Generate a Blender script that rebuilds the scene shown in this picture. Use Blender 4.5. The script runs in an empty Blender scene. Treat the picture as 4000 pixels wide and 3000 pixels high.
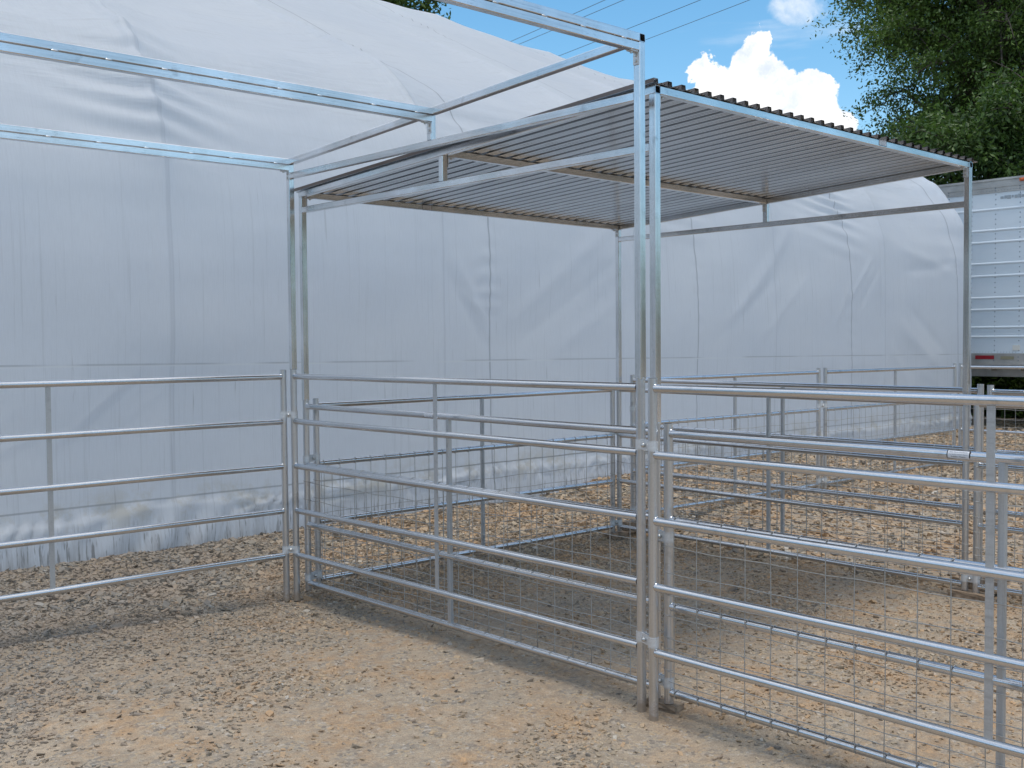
import bpy, bmesh, math, random
import numpy as np
from mathutils import Vector, Matrix
random.seed(7); RNG = np.random.default_rng(11)
PI = math.pi
scene = bpy.context.scene
COL = scene.collection

# ------------------------------------------------------------------ helpers
def tag(o, label=None, cat=None, group=None, kind=None):
    if label: o['label'] = label
    if cat: o['category'] = cat
    if group: o['group'] = group
    if kind: o['kind'] = kind
    return o

def thing(name, label, cat, loc=(0, 0, 0), group=None):
    o = bpy.data.objects.new(name, None); o.empty_display_size = .1
    COL.objects.link(o); o.location = loc
    return tag(o, label, cat, group)

class MB:
    """collects shapes with uv (metres along, around) and builds one mesh object"""
    def __init__(s): s.v = []; s.f = []; s.uv = []; s.sm = []; s.mi = []
    def face(s, idx, uvs, smooth=False, mi=0): s.f.append(idx); s.uv.append(uvs); s.sm.append(smooth); s.mi.append(mi)
    def frame(s, p, q):
        d = (q - p).normalized()
        a = Vector((0, 0, 1)) if abs(d.z) < .9 else Vector((1, 0, 0))
        x = d.cross(a).normalized(); y = x.cross(d).normalized()
        return d, x, y
    def tube(s, p, q, r, n=14, cap=True, smooth=True, hollow=False, mi=0):
        p = Vector(p); q = Vector(q); d, x, y = s.frame(p, q); L = (q - p).length
        b = len(s.v)
        for e in (p, q):
            for i in range(n):
                a = 2 * PI * i / n
                s.v.append(e + x * math.cos(a) * r + y * math.sin(a) * r)
        for i in range(n):
            j = (i + 1) % n
            s.face((b + i, b + j, b + n + j, b + n + i), [(0, i * 2 * PI * r / n), (0, (i + 1) * 2 * PI * r / n), (L, (i + 1) * 2 * PI * r / n), (L, i * 2 * PI * r / n)], smooth, mi)
        if cap:
            c0 = len(s.v); s.v += s.v[b:b + 2 * n]
            s.face(tuple(c0 + i for i in range(n))[::-1], [(0, 0)] * n, False, mi)
            s.face(tuple(c0 + n + i for i in range(n)), [(0, 0)] * n, False, mi)
    def path(s, pts, r, n=5, mi=0):
        pts = [Vector(p) for p in pts]; b = len(s.v)
        for k, p in enumerate(pts):
            t = (pts[min(k + 1, len(pts) - 1)] - pts[max(k - 1, 0)])
            d, x, y = s.frame(Vector((0, 0, 0)), t)
            for i in range(n):
                a = 2 * PI * i / n; rr = r[k] if isinstance(r, (list, tuple)) else r
                s.v.append(p + x * math.cos(a) * rr + y * math.sin(a) * rr)
        for k in range(len(pts) - 1):
            for i in range(n):
                j = (i + 1) % n; o = b + k * n
                s.face((o + i, o + j, o + n + j, o + n + i), [(k * .1, 0), (k * .1, .01), (k * .1 + .1, .01), (k * .1 + .1, 0)], True, mi)
    def square(s, p, q, w, h=None, wall=None, bev=.003, ends='both', up=None, mi=0):
        """square tube p->q, w across horizontal side axis, h along the other; wall -> open hollow ends"""
        h = h or w; p = Vector(p); q = Vector(q); d, x, y = s.frame(p, q); L = (q - p).length
        if up is not None:
            y = Vector(up); x = d.cross(y).normalized(); y = x.cross(d).normalized()
        if abs(d.z) > .9: x = Vector((1, 0, 0)); y = d.cross(x).normalized(); x = y.cross(d).normalized()
        a, c = w / 2, h / 2
        def ring(e, a, c, bv):
            o = []
            for sx, sy in ((1, 1), (-1, 1), (-1, -1), (1, -1)):
                P1 = (sx * a, sy * (c - bv)); P2 = (sx * (a - bv), sy * c)
                o += [P1, P2] if sx * sy > 0 else [P2, P1]
            return [e + x * u + y * v for u, v in o]
        b = len(s.v); s.v += ring(p, a, c, bev); s.v += ring(q, a, c, bev); n = 8
        per = 0
        for i in range(n):
            j = (i + 1) % n; l = (s.v[b + i] - s.v[b + j]).length
            s.face((b + i, b + j, b + n + j, b + n + i), [(0, per), (0, per + l), (L, per + l), (L, per)], False, mi); per += l
        if wall:
            for k, (e, off, sgn) in enumerate(((p, b, 1), (q, b + n, -1))):
                c0 = len(s.v); s.v += ring(e, a - wall, c - wall, bev * .6); s.v += ring(e + d * sgn * .16, a - wall, c - wall, bev * .6)
                for i in range(n):
                    j = (i + 1) % n
                    f = (off + j, off + i, c0 + i, c0 + j); g = (c0 + j, c0 + i, c0 + n + i, c0 + n + j)
                    if sgn < 0: f = f[::-1]; g = g[::-1]
                    s.face(f, [(0, 0)] * 4, False, mi); s.face(g, [(0, 0)] * 4, False, mi)
        else:
            s.face(tuple(b + i for i in range(n))[::-1], [(0, 0)] * n, False, mi)
            s.face(tuple(b + n + i for i in range(n)), [(0, 0)] * n, False, mi)
    def box(s, c, size, rot=None, mi=0):
        c = Vector(c); b = len(s.v); hx, hy, hz = [k / 2 for k in size]
        for sx in (-1, 1):
            for sy in (-1, 1):
                for sz in (-1, 1):
                    v = Vector((sx * hx, sy * hy, sz * hz))
                    if rot is not None: v = rot @ v
                    s.v.append(c + v)
        for f in ((0, 1, 3, 2), (4, 6, 7, 5), (0, 4, 5, 1), (2, 3, 7, 6), (0, 2, 6, 4), (1, 5, 7, 3)):
            s.face(tuple(b + i for i in f), [(0, 0), (0, size[2]), (size[1], size[2]), (size[1], 0)], False, mi)
    def blob(s, c, r, sx=1, sy=1, sz=1, n=8, m=5, mi=0):
        c = Vector(c); b = len(s.v)
        for k in range(m + 1):
            th = PI * k / m
            for i in range(n):
                a = 2 * PI * i / n
                s.v.append(c + Vector((r * sx * math.sin(th) * math.cos(a), r * sy * math.sin(th) * math.sin(a), r * sz * math.cos(th))))
        for k in range(m):
            for i in range(n):
                j = (i + 1) % n; o = b + k * n
                s.face((o + i, o + n + i, o + n + j, o + j), [(0, 0)] * 4, True, mi)
    def build(s, name, mats, parent=None):
        me = bpy.data.meshes.new(name)
        me.from_pydata([tuple(v) for v in s.v], [], s.f)
        uvl = me.uv_layers.new(name='UVMap')
        flat = [c for uv in s.uv for p in uv for c in p]
        uvl.data.foreach_set('uv', flat)
        me.polygons.foreach_set('use_smooth', s.sm)
        me.polygons.foreach_set('material_index', s.mi)
        for m in (mats if isinstance(mats, (list, tuple)) else [mats]): me.materials.append(m)
        me.update()
        o = bpy.data.objects.new(name, me); COL.objects.link(o)
        if parent is not None:
            o.parent = parent
            if parent.location.length: o.matrix_parent_inverse = Matrix.Translation(-wloc(parent))
        return o

def wloc(o):
    l = Vector(o.location)
    if o.parent is not None and o.type == 'EMPTY': l = l + wloc(o.parent)
    if o.type != 'EMPTY': l = Vector((0, 0, 0))
    return l

def np_mesh(name, verts, faces_flat, nper, mats, parent=None, smooth=False, attr=None, uv=None):
    """fast mesh: verts (N,3), faces_flat (M*nper)"""
    me = bpy.data.meshes.new(name)
    N = len(verts); M = len(faces_flat) // nper
    me.vertices.add(N); me.vertices.foreach_set('co', np.asarray(verts, np.float32).ravel())
    me.loops.add(M * nper); me.loops.foreach_set('vertex_index', np.asarray(faces_flat, np.int32).ravel())
    me.polygons.add(M); me.polygons.foreach_set('loop_start', np.arange(0, M * nper, nper, dtype=np.int32))
    me.polygons.foreach_set('loop_total', np.full(M, nper, np.int32))
    if attr:
        for k, a in attr.items():
            at = me.attributes.new(k, 'FLOAT', 'POINT'); at.data.foreach_set('value', np.asarray(a, np.float32))
    me.update(calc_edges=True); me.validate()
    me.polygons.foreach_set('use_smooth', np.full(len(me.polygons), smooth))
    for m in (mats if isinstance(mats, (list, tuple)) else [mats]): me.materials.append(m)
    o = bpy.data.objects.new(name, me); COL.objects.link(o)
    if parent is not None:
        o.parent = parent
        if parent.location.length: o.matrix_parent_inverse = Matrix.Translation(-wloc(parent))
    return o

# ------------------------------------------------------------------ materials
class NT:
    def __init__(s, name):
        s.m = bpy.data.materials.new(name); s.m.use_nodes = True; s.t = s.m.node_tree
        s.b = s.t.nodes['Principled BSDF']; s.out = s.t.nodes['Material Output']
    def n(s, typ, **kw):
        x = s.t.nodes.new(typ)
        for k, v in kw.items():
            if k in x.inputs: x.inputs[k].default_value = v
            else: setattr(x, k, v)
        return x
    def l(s, a, b): s.t.links.new(a, b)
    def noise(s, vec, scale, detail=3, rough=.55, dist=0):
        x = s.n('ShaderNodeTexNoise'); x.inputs['Scale'].default_value = scale; x.inputs['Detail'].default_value = detail
        x.inputs['Roughness'].default_value = rough; x.inputs['Distortion'].default_value = dist
        if vec is not None: s.l(vec, x.inputs['Vector'])
        return x.outputs['Fac']
    def mapv(s, vec, scale=(1, 1, 1), loc=(0, 0, 0), rot=(0, 0, 0)):
        x = s.n('ShaderNodeMapping'); x.inputs['Scale'].default_value = scale; x.inputs['Location'].default_value = loc; x.inputs['Rotation'].default_value = rot
        s.l(vec, x.inputs['Vector']); return x.outputs[0]
    def ramp(s, fac, stops, interp='LINEAR'):
        x = s.n('ShaderNodeValToRGB'); cr = x.color_ramp; cr.interpolation = interp
        while len(cr.elements) < len(stops): cr.elements.new(.5)
        for e, (p, c) in zip(cr.elements, stops):
            e.position = p; e.color = (c if isinstance(c, tuple) else (c, c, c)) + (1,)
        s.l(fac, x.inputs[0]); return x.outputs[0]
    def mix(s, fac, a, b, mode='MIX'):
        x = s.n('ShaderNodeMix', data_type='RGBA'); x.blend_type = mode
        for sock, v in ((x.inputs[0], fac), (x.inputs[6], a), (x.inputs[7], b)):
            if hasattr(v, 'links') or isinstance(v, bpy.types.NodeSocket): s.l(v, sock)
            elif isinstance(v, tuple): sock.default_value = v + (1,) if len(v) == 3 else v
            else: sock.default_value = v
        return x.outputs[2]
    def math(s, op, a, b=0, c=None, clamp=False):
        x = s.n('ShaderNodeMath', operation=op); x.use_clamp = clamp
        for i, v in enumerate((a, b, c)):
            if v is None: continue
            if isinstance(v, bpy.types.NodeSocket): s.l(v, x.inputs[i])
            else: x.inputs[i].default_value = v
        return x.outputs[0]
    def bump(s, h, strength=.3, dist=.01, normal=None):
        x = s.n('ShaderNodeBump'); x.inputs['Strength'].default_value = strength; x.inputs['Distance'].default_value = dist
        s.l(h, x.inputs['Height'])
        if normal is not None: s.l(normal, x.inputs['Normal'])
        return x.outputs[0]
    def sep(s, vec):
        x = s.n('ShaderNodeSeparateXYZ'); s.l(vec, x.inputs[0]); return x.outputs

def galv(name, base=(.66, .68, .70), rough=(.26, .45), metal=.92, streak=.5, dark=.5, patch=False, mud=False):
    t = NT(name); uv = t.n('ShaderNodeTexCoord').outputs
    geo = t.n('ShaderNodeNewGeometry').outputs['Position']
    st = t.noise(t.mapv(uv['UV'], (1.3, 55, 1)), 1.0, 4, .6)
    st2 = t.noise(t.mapv(uv['UV'], (.5, 30, 1), (3, 7, 0)), 1.0, 3, .6)
    sp = t.noise(geo, 130, 2, .5); blot = t.noise(geo, 7, 4, .6)
    c = t.ramp(t.math('MULTIPLY_ADD', st, .6, t.math('MULTIPLY', st2, .4)), [(.3, tuple(k * .68 for k in base)), (.5, base), (.72, tuple(min(1, k * 1.16) for k in base))])
    c = t.mix(t.ramp(sp, [(.35, 0.), (.75, .35)]), c, tuple(k * .75 for k in base))
    c = t.mix(t.ramp(blot, [(.60, 0.), (.72, dark)]), c, (.30, .31, .32))
    if patch:
        pt = t.noise(geo, 2.6, 3, .5); c = t.mix(t.ramp(pt, [(.36, .45), (.50, 0.)]), c, (.50, .56, .58)); c = t.mix(t.ramp(pt, [(.52, 0.), (.64, .6)]), c, (.90, .92, .95))
        st3 = t.noise(t.mapv(uv['UV'], (14, 220, 1), (1, 5, 0)), 1.0, 3, .6); c = t.mix(t.ramp(st3, [(.62, 0.), (.70, .5)]), c, (.22, .24, .25))
    if mud:
        mz = t.math('MULTIPLY_ADD', t.noise(geo, 26, 4, .7), .22, t.math('MULTIPLY', t.sep(geo)[2], -1)); mk = t.ramp(mz, [(.02, 0.), (.09, .85)])
        c = t.mix(mk, c, (.30, .22, .145)); t.l(t.math('SUBTRACT', 1, mk), t.b.inputs['Metallic'])
    t.l(c, t.b.inputs['Base Color'])
    t.b.inputs['Metallic'].default_value = metal
    r = t.math('MULTIPLY_ADD', st2, rough[1] - rough[0], rough[0]); t.l(r, t.b.inputs['Roughness'])
    t.l(t.bump(t.math('MULTIPLY_ADD', st, .5, t.math('MULTIPLY', blot, 1.5)), streak, .0012), t.b.inputs['Normal'])
    return t.m
M = {}
M['tube'] = galv('galvanized_pipe', (.70, .715, .74), (.15, .30), 1.0, .12, .4)
M['upright'] = galv('galvanized_upright', (.70, .72, .75), (.26, .42), .88, .25, .6, mud=True)
M['square'] = galv('galvanized_square_tube', (.77, .775, .785), (.15, .32), 1.0, .3, .6, patch=True)
M['plate'] = galv('galvanized_plate', (.74, .76, .78), (.42, .6), .6, .3, .4)

def simple(name, col, rough=.6, metal=0., noise=None, bumps=None):
    t = NT(name); t.b.inputs['Roughness'].default_value = rough; t.b.inputs['Metallic'].default_value = metal
    geo = t.n('ShaderNodeNewGeometry').outputs['Position']
    if noise:
        sc, k = noise; f = t.noise(geo, sc, 4)
        t.l(t.mix(t.ramp(f, [(.3, 0.), (.7, 1.)]), tuple(c * (1 - k) for c in col), tuple(min(1, c * (1 + k)) for c in col)), t.b.inputs['Base Color'])
    else: t.b.inputs['Base Color'].default_value = col + (1,)
    if bumps: t.l(t.bump(t.noise(geo, bumps[0], 3), bumps[1], bumps[2]), t.b.inputs['Normal'])
    return t.m
M['wire'] = simple('mesh_wire', (.46, .455, .44), .5, .4, (60, .2))
M['strap'] = galv('brace_strap', (.56, .58, .60), (.45, .6), .7, .3, .5)
M['bolt'] = simple('bolt_zinc', (.6, .6, .58), .35, .9)
M['black'] = simple('black_print_and_bore_shade', (.01, .011, .02), .5)
M['navy'] = simple('navy_print', (.015, .03, .09), .5)
M['stick'] = simple('sticker_paper', (.72, .74, .78), .35)
M['wood'] = simple('weathered_wood', (.27, .20, .14), .85, 0, (25, .45), (60, .6, .004))
M['rubber'] = simple('tyre_rubber', (.02, .02, .02), .8)
M['red'] = simple('red_reflector', (.28, .008, .015), .3)
M['amber'] = simple('amber_lens', (.62, .13, .03), .25)
M['placard'] = simple('placard_white', (.72, .71, .66), .5)
M['goldtape'] = simple('faded_tape', (.28, .26, .17), .6)
M['decal'] = simple('faded_decal', (.36, .40, .43), .6)
M['cable'] = simple('power_cable', (.06, .09, .12), .5)

# roofing sheet
t = NT('corrugated_sheet'); geo = t.n('ShaderNodeNewGeometry')
c = t.mix(t.ramp(t.noise(t.mapv(geo.outputs['Position'], (9, .8, 1)), 1, 4), [(.35, 0.), (.7, 1.)]), (.50, .51, .52), (.62, .63, .64))
nz = t.sep(geo.outputs['True Normal'])[2]
t.l(c, t.b.inputs['Base Color']); t.b.inputs['Metallic'].default_value = 1.0; t.b.inputs['Roughness'].default_value = .17
M['sheet'] = t.m
M['sheettop'] = simple('brown_sheet_coat', (.15, .125, .115), .45, .2, (3, .15))

# ------------------------------------------------------------------ camera (fitted to the photograph)
C = Vector((-3.7903, -3.2094, 1.692)); yaw, pit, rol = [math.radians(a) for a in (-42.1611, -2.2625, -.4872)]
Fw = Vector((-math.sin(yaw) * math.cos(pit), math.cos(yaw) * math.cos(pit), math.sin(pit)))
Rr = Vector((math.cos(yaw), math.sin(yaw), 0)); Up = Rr.cross(Fw)
R2 = Rr * math.cos(rol) + Up * math.sin(rol); U2 = -Rr * math.sin(rol) + Up * math.cos(rol)
cam = bpy.data.cameras.new('camera'); co = bpy.data.objects.new('camera', cam); COL.objects.link(co)
co.matrix_world = Matrix(((R2.x, U2.x, -Fw.x, C.x), (R2.y, U2.y, -Fw.y, C.y), (R2.z, U2.z, -Fw.z, C.z), (0, 0, 0, 1)))
cam.sensor_width = 36; cam.lens = 4214.37 / 4000 * 36; cam.clip_end = 3000; cam.clip_start = .02
scene.camera = co

# ------------------------------------------------------------------ light
SUN = Vector((-.07, -.15, 1)).normalized()
EL = math.asin(SUN.z); AZ = math.atan2(SUN.x, SUN.y)
sl = bpy.data.lights.new('sun', 'SUN'); sl.energy = 1.15; sl.angle = math.radians(15); sl.color = (1, .94, .84)
so = bpy.data.objects.new('sun', sl); COL.objects.link(so)
so.rotation_mode = 'QUATERNION'; so.rotation_quaternion = SUN.to_track_quat('Z', 'Y')
scene.view_settings.view_transform = 'Standard'; scene.view_settings.look = 'None'
scene.view_settings.exposure = 0.73; scene.view_settings.gamma = 1

w = bpy.data.worlds.new('World'); scene.world = w; w.use_nodes = True; nt = w.node_tree; nt.nodes.clear()
def wn(typ, **kw):
    x = nt.nodes.new(typ)
    for k, v in kw.items(): setattr(x, k, v)
    return x
def wm(op, a, b=0, c=None, clamp=False):
    x = wn('ShaderNodeMath', operation=op); x.use_clamp = clamp
    for i, v in enumerate((a, b, c)):
        if v is None: continue
        if isinstance(v, bpy.types.NodeSocket): nt.links.new(v, x.inputs[i])
        else: x.inputs[i].default_value = v
    return x.outputs[0]
def wnoise(vec, sc, det=6, rough=.6, mp=None):
    if mp:
        m = wn('ShaderNodeMapping'); m.inputs['Scale'].default_value = mp; nt.links.new(vec, m.inputs[0]); vec = m.outputs[0]
    x = wn('ShaderNodeTexNoise'); x.inputs['Scale'].default_value = sc; x.inputs['Detail'].default_value = det; x.inputs['Roughness'].default_value = rough
    nt.links.new(vec, x.inputs['Vector']); return x
sky = wn('ShaderNodeTexSky', sky_type='NISHITA'); sky.sun_disc = False; sky.sun_elevation = EL; sky.sun_rotation = AZ
sky.air_density = 1.0; sky.dust_density = .4; sky.ozone_density = 1.0
tc = wn('ShaderNodeTexCoord').outputs['Generated']
n1 = wnoise(tc, 26, 7, .62)
sub = wn('ShaderNodeVectorMath', operation='SUBTRACT'); nt.links.new(n1.outputs['Color'], sub.inputs[0]); sub.inputs[1].default_value = (.5, .5, .5)
scl = wn('ShaderNodeVectorMath', operation='SCALE'); nt.links.new(sub.outputs[0], scl.inputs[0]); scl.inputs['Scale'].default_value = .052
add = wn('ShaderNodeVectorMath', operation='ADD'); nt.links.new(tc, add.inputs[0]); nt.links.new(scl.outputs[0], add.inputs[1])
def azel(a, e): a, e = math.radians(a), math.radians(e); return (math.sin(a) * math.cos(e), math.cos(a) * math.cos(e), math.sin(e))
def cloud(blobs, vec):
    acc = None
    for a, e, r in blobs:
        d = wn('ShaderNodeVectorMath', operation='DISTANCE'); nt.links.new(vec, d.inputs[0]); d.inputs[1].default_value = azel(a, e)
        v = wm('MULTIPLY_ADD', d.outputs['Value'], -1 / r, 1)
        acc = v if acc is None else wm('SMOOTH_MAX', acc, v, .25)
    return acc
big = cloud([(52.22, 13.66, .0128), (52.93, 12.94, .0174), (52.02, 12.11, .016), (54.95, 14.9, .0121), (54.55, 13.84, .0184), (55.51, 13.54, .0190),
             (54.1, 12.3, .0256), (56.46, 12.6, .0164), (56.27, 11.4, .030), (57.34, 12.56, .0141), (58.21, 12.44, .0121), (57.91, 11.42, .022),
             (58.9, 10.5, .018), (52.93, 11.4, .0209), (54.5, 10.5, .03), (58.5, 9.0, .03), (56.5, 9, .03)], add.outputs[0])
small = cloud([(56.64, 16.45, .016), (57.39, 16.45, .018), (57.99, 16.15, .0103), (66, 17.5, .03), (63.0, 18.5, .03), (70, 16, .05)], add.outputs[0])
def sstep(v, a, b):
    m = wn('ShaderNodeMapRange', interpolation_type='SMOOTHSTEP'); nt.links.new(v, m.inputs[0]); m.inputs[1].default_value = a; m.inputs[2].default_value = b
    return m.outputs[0]
mb = sstep(big, -.02, .16); ms = wm('MULTIPLY', sstep(small, -.2, .9), .6)
wisp = wnoise(tc, 3.2, 5, .6, (1.2, 1.2, 9)); mw = wm('MULTIPLY', sstep(wisp.outputs['Fac'], .52, .75), .34)
sepw = wn('ShaderNodeSeparateXYZ'); nt.links.new(tc, sepw.inputs[0])
# broken cloud over the rest of the sky, well above and behind the view
bc = wnoise(tc, 1.9, 5, .6, (1, 1, 1.6)); mo = wm('MULTIPLY', sstep(bc.outputs['Fac'], .42, .56), sstep(sepw.outputs[2], .34, .5))
back = sstep(wm('ADD', sepw.outputs[0], sepw.outputs[1]), .3, -.4)
mo2 = wm('MULTIPLY', wm('MULTIPLY', sstep(bc.outputs['Fac'], .45, .62), back), wm('MULTIPLY', sstep(sepw.outputs[2], .0, .08), .5))
mask = wm('MAXIMUM', wm('MAXIMUM', mb, ms), wm('MAXIMUM', mw, wm('MAXIMUM', mo, mo2)))
shade = wnoise(add.outputs[0], 30, 6, .6)
ramp = wn('ShaderNodeValToRGB'); nt.links.new(shade.outputs['Fac'], ramp.inputs[0])
ramp.color_ramp.elements[0].position = .33; ramp.color_ramp.elements[0].color = (.66, .73, .84, 1)
ramp.color_ramp.elements[1].position = .58; ramp.color_ramp.elements[1].color = (1.0, 1.0, 1.0, 1)
bgs = wn('ShaderNodeBackground'); bgs.inputs['Strength'].default_value = .110
hsv = wn('ShaderNodeHueSaturation'); hsv.inputs['Saturation'].default_value = 1.28; hsv.inputs['Hue'].default_value = .488; nt.links.new(sky.outputs[0], hsv.inputs['Color'])
nt.links.new(hsv.outputs[0], bgs.inputs[0])
bgc = wn('ShaderNodeBackground'); bgc.inputs['Strength'].default_value = .74; nt.links.new(ramp.outputs[0], bgc.inputs[0])
mx = wn('ShaderNodeMixShader'); nt.links.new(mask, mx.inputs[0]); nt.links.new(bgs.outputs[0], mx.inputs[1]); nt.links.new(bgc.outputs[0], mx.inputs[2])
wo = wn('ShaderNodeOutputWorld'); nt.links.new(mx.outputs[0], wo.inputs[0])

# ------------------------------------------------------------------ ground
def ss(a, b, x): t = np.clip((x - a) / (b - a), 0, 1); return t * t * (3 - 2 * t)
_ph = RNG.uniform(0, 6.28, 24); _k = RNG.normal(0, 1, (24, 2)); _k /= np.linalg.norm(_k, axis=1)[:, None]; _fr = np.geomspace(.7, 14, 24)
def hgt(x, y):
    x = np.asarray(x, float); y = np.asarray(y, float)
    h = .115 * ss(3.5, 5.6, x)
    near = np.exp(-((x - 3) ** 2 + (y - 1) ** 2) / 200)
    n = sum(np.sin((x * k[0] + y * k[1]) * f * 2 + p) * (.011 / f ** .75) for k, f, p in zip(_k, _fr, _ph))
    toe = .05 * np.exp(-((y - 5.0) / .35) ** 2) * (x < 14.5)
    return h + n * near * .45 + toe - .03 * ss(15, 40, x) * 0
xs = np.concatenate([-np.geomspace(300, 4.2, 30), np.arange(-4, 15, .07), np.geomspace(15.2, 600, 34)])
ys = np.concatenate([-np.geomspace(300, 4.2, 30), np.arange(-4, 5.6, .07), np.geomspace(5.8, 600, 34)])
X, Y = np.meshgrid(xs, ys); V = np.stack([X.ravel(), Y.ravel(), hgt(X.ravel(), Y.ravel())], 1)
nx, ny = len(xs), len(ys); I = (np.arange(ny - 1)[:, None] * nx + np.arange(nx - 1)[None]).ravel()
F = np.stack([I, I + 1, I + nx + 1, I + nx], 1).ravel()
t = NT('gravel_ground'); pos = t.n('ShaderNodeNewGeometry').outputs['Position']
big_n = t.noise(pos, 1.1, 5, .6); fine = t.noise(pos, 18, 5, .65); grit = t.noise(pos, 160, 3, .7)
dirt = t.ramp(big_n, [(.32, (.36, .285, .205)), (.5, (.48, .38, .275)), (.68, (.56, .455, .335))])
dirt = t.mix(t.ramp(t.noise(pos, 2.3, 5, .7), [(.44, 0.), (.60, .9)]), dirt, (.52, .32, .165))
dirt = t.mix(t.ramp(fine, [(.35, .55), (.6, 0.)]), dirt, (.22, .18, .14))
vo = t.n('ShaderNodeTexVoronoi'); vo.inputs['Scale'].default_value = 62; t.l(t.mapv(pos, (1, 1, 1)), vo.inputs['Vector'])
vo.inputs['Randomness'].default_value = 1
peb = t.ramp(t.sep(vo.outputs['Color'])[0], [(0, (.16, .15, .14)), (.3, (.30, .27, .23)), (.6, (.42, .36, .28)), (.85, (.46, .34, .21)), (1, (.52, .48, .43))])
pebm = t.ramp(t.noise(pos, 9, 3), [(.42, 0.), (.60, .8)])
colr = t.mix(pebm, dirt, peb)
colr = t.mix(t.ramp(grit, [(.38, .5), (.55, 0.)]), colr, (.16, .135, .11))
# dense loose gravel toward the building, gap shade between stones painted as darker ground
sy = t.sep(pos)
dn = t.math('MULTIPLY_ADD', t.noise(pos, 1.5, 3), 1.6, t.math('SUBTRACT', sy[1], .8))
dense = t.ramp(t.math('MULTIPLY', dn, .25), [(.48, 0.), (.75, .85)])
colr = t.mix(dense, colr, t.mix(.5, peb, (.12, .095, .07)))
t.l(colr, t.b.inputs['Base Color']); t.b.inputs['Roughness'].default_value = .95
hh = t.math('ADD', t.math('MULTIPLY', vo.outputs['Distance'], -1.2), t.math('MULTIPLY_ADD', fine, .8, t.math('MULTIPLY', grit, .35)))
t.l(t.bump(hh, .55, .012), t.b.inputs['Normal'])
M['ground'] = t.m
g = np_mesh('ground', V, F, 4, M['ground'], smooth=True); tag(g, kind='structure')

# loose stones: flat angular chips, countless
def stones(n, xr, yr, size, dens, name, label, seed):
    rg = np.random.default_rng(seed)
    x = rg.uniform(*xr, n * 3); y = rg.uniform(*yr, n * 3); keep = rg.uniform(0, 1, n * 3) < dens(x, y)
    x = x[keep][:n]; y = y[keep][:n]; n = len(x)
    base = np.array([[sx, sy_, sz] for sx in (-1, 1) for sy_ in (-1, 1) for sz in (-1, 1)], float)
    s = np.exp(rg.normal(0, .45, n)) * size; s = np.clip(s, size * .35, size * 2.1)
    P = base[None] * (1 + rg.uniform(-.38, .15, (n, 8, 3)))
    P *= np.stack([s * rg.uniform(.8, 1.6, n), s * rg.uniform(.6, 1.1, n), s * rg.uniform(.22, .6, n)], 1)[:, None, :] * .5
    a = rg.uniform(0, 2 * PI, n); tl = rg.normal(0, .3, n); t2 = rg.normal(0, .3, n)
    ca, sa = np.cos(a), np.sin(a)
    Pz = P[..., 2] + P[..., 0] * np.sin(tl)[:, None] + P[..., 1] * np.sin(t2)[:, None]
    Px = P[..., 0] * ca[:, None] - P[..., 1] * sa[:, None]; Py = P[..., 0] * sa[:, None] + P[..., 1] * ca[:, None]
    z0 = hgt(x, y) + s * rg.uniform(-.02, .16, n)
    V = np.stack([Px + x[:, None], Py + y[:, None], Pz + z0[:, None]], 2).reshape(-1, 3)
    q = np.array([(0, 1, 3, 2), (4, 6, 7, 5), (0, 4, 5, 1), (2, 3, 7, 6), (0, 2, 6, 4), (1, 5, 7, 3)])
    F = (q[None] + (np.arange(n) * 8)[:, None, None]).ravel()
    o = np_mesh(name, V, F, 4, M['stone'], attr={'tone': np.repeat(rg.uniform(0, 1, n), 8)})
    return tag(o, label, 'gravel', kind='stuff')
t = NT('stone_chips'); at = t.n('ShaderNodeAttribute'); at.attribute_name = 'tone'; pos = t.n('ShaderNodeNewGeometry').outputs['Position']
c = t.ramp(at.outputs['Fac'], [(0, (.19, .165, .14)), (.14, (.25, .215, .175)), (.30, (.31, .255, .19)), (.55, (.41, .325, .225)), (.72, (.48, .385, .27)), (.84, (.52, .32, .165)), (.93, (.46, .385, .29)), (1, (.56, .52, .46))])
c = t.mix(t.ramp(t.noise(pos, 2.1, 4), [(.44, 0.), (.62, .7)]), c, (.50, .31, .16))
gz = t.ramp(t.math('MULTIPLY_ADD', t.sep(pos)[0], -.25, t.math('MULTIPLY', t.sep(pos)[1], .2)), [(.50, 0.), (.95, .62)])
c = t.mix(gz, c, (.185, .185, .18))
c = t.mix(t.ramp(t.noise(pos, 120, 3), [(.4, .35), (.6, 0.)]), c, (.2, .17, .14))
t.l(c, t.b.inputs['Base Color']); t.b.inputs['Roughness'].default_value = .85; t.l(t.bump(t.noise(pos, 90, 3), .4, .004), t.b.inputs['Normal'])
M['stone'] = t.m
_k2 = RNG.normal(0, 1.6, (10, 2)); _p2 = RNG.uniform(0, 6.28, 10)
def patch(x, y): return sum(np.sin(x * k[0] * 1.3 + y * k[1] * 1.3 + p) for k, p in zip(_k2, _p2)) / 4
def dens(x, y):
    d = .10 + .75 * np.clip(patch(x * 1.4, y * 1.4) - .05, 0, 1) + .9 * ss(1.5, 3.4, y + .45 * patch(x * 1.7, y * 1.7)) + .35 * ss(2.6, 4.5, x) + .22 * ss(.0, 1.5, x) + .35 * ss(-1.6, -3.2, x) * ss(.8, 2, y)
    return np.clip(d, 0, 1) * (y < 5.12)
stones(85000, (-3.2, 3.4), (-1.6, 5.12), .0110, dens, 'gravel', 'loose tan and grey stone chips strewn over the yard', 3)
stones(34000, (3.2, 13.6), (-1.2, 5.1), .024, lambda x, y: .75 * (y < 5.1) + 0 * x, 'gravel', 'loose brown stone chips covering the far pens', 4)
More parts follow.
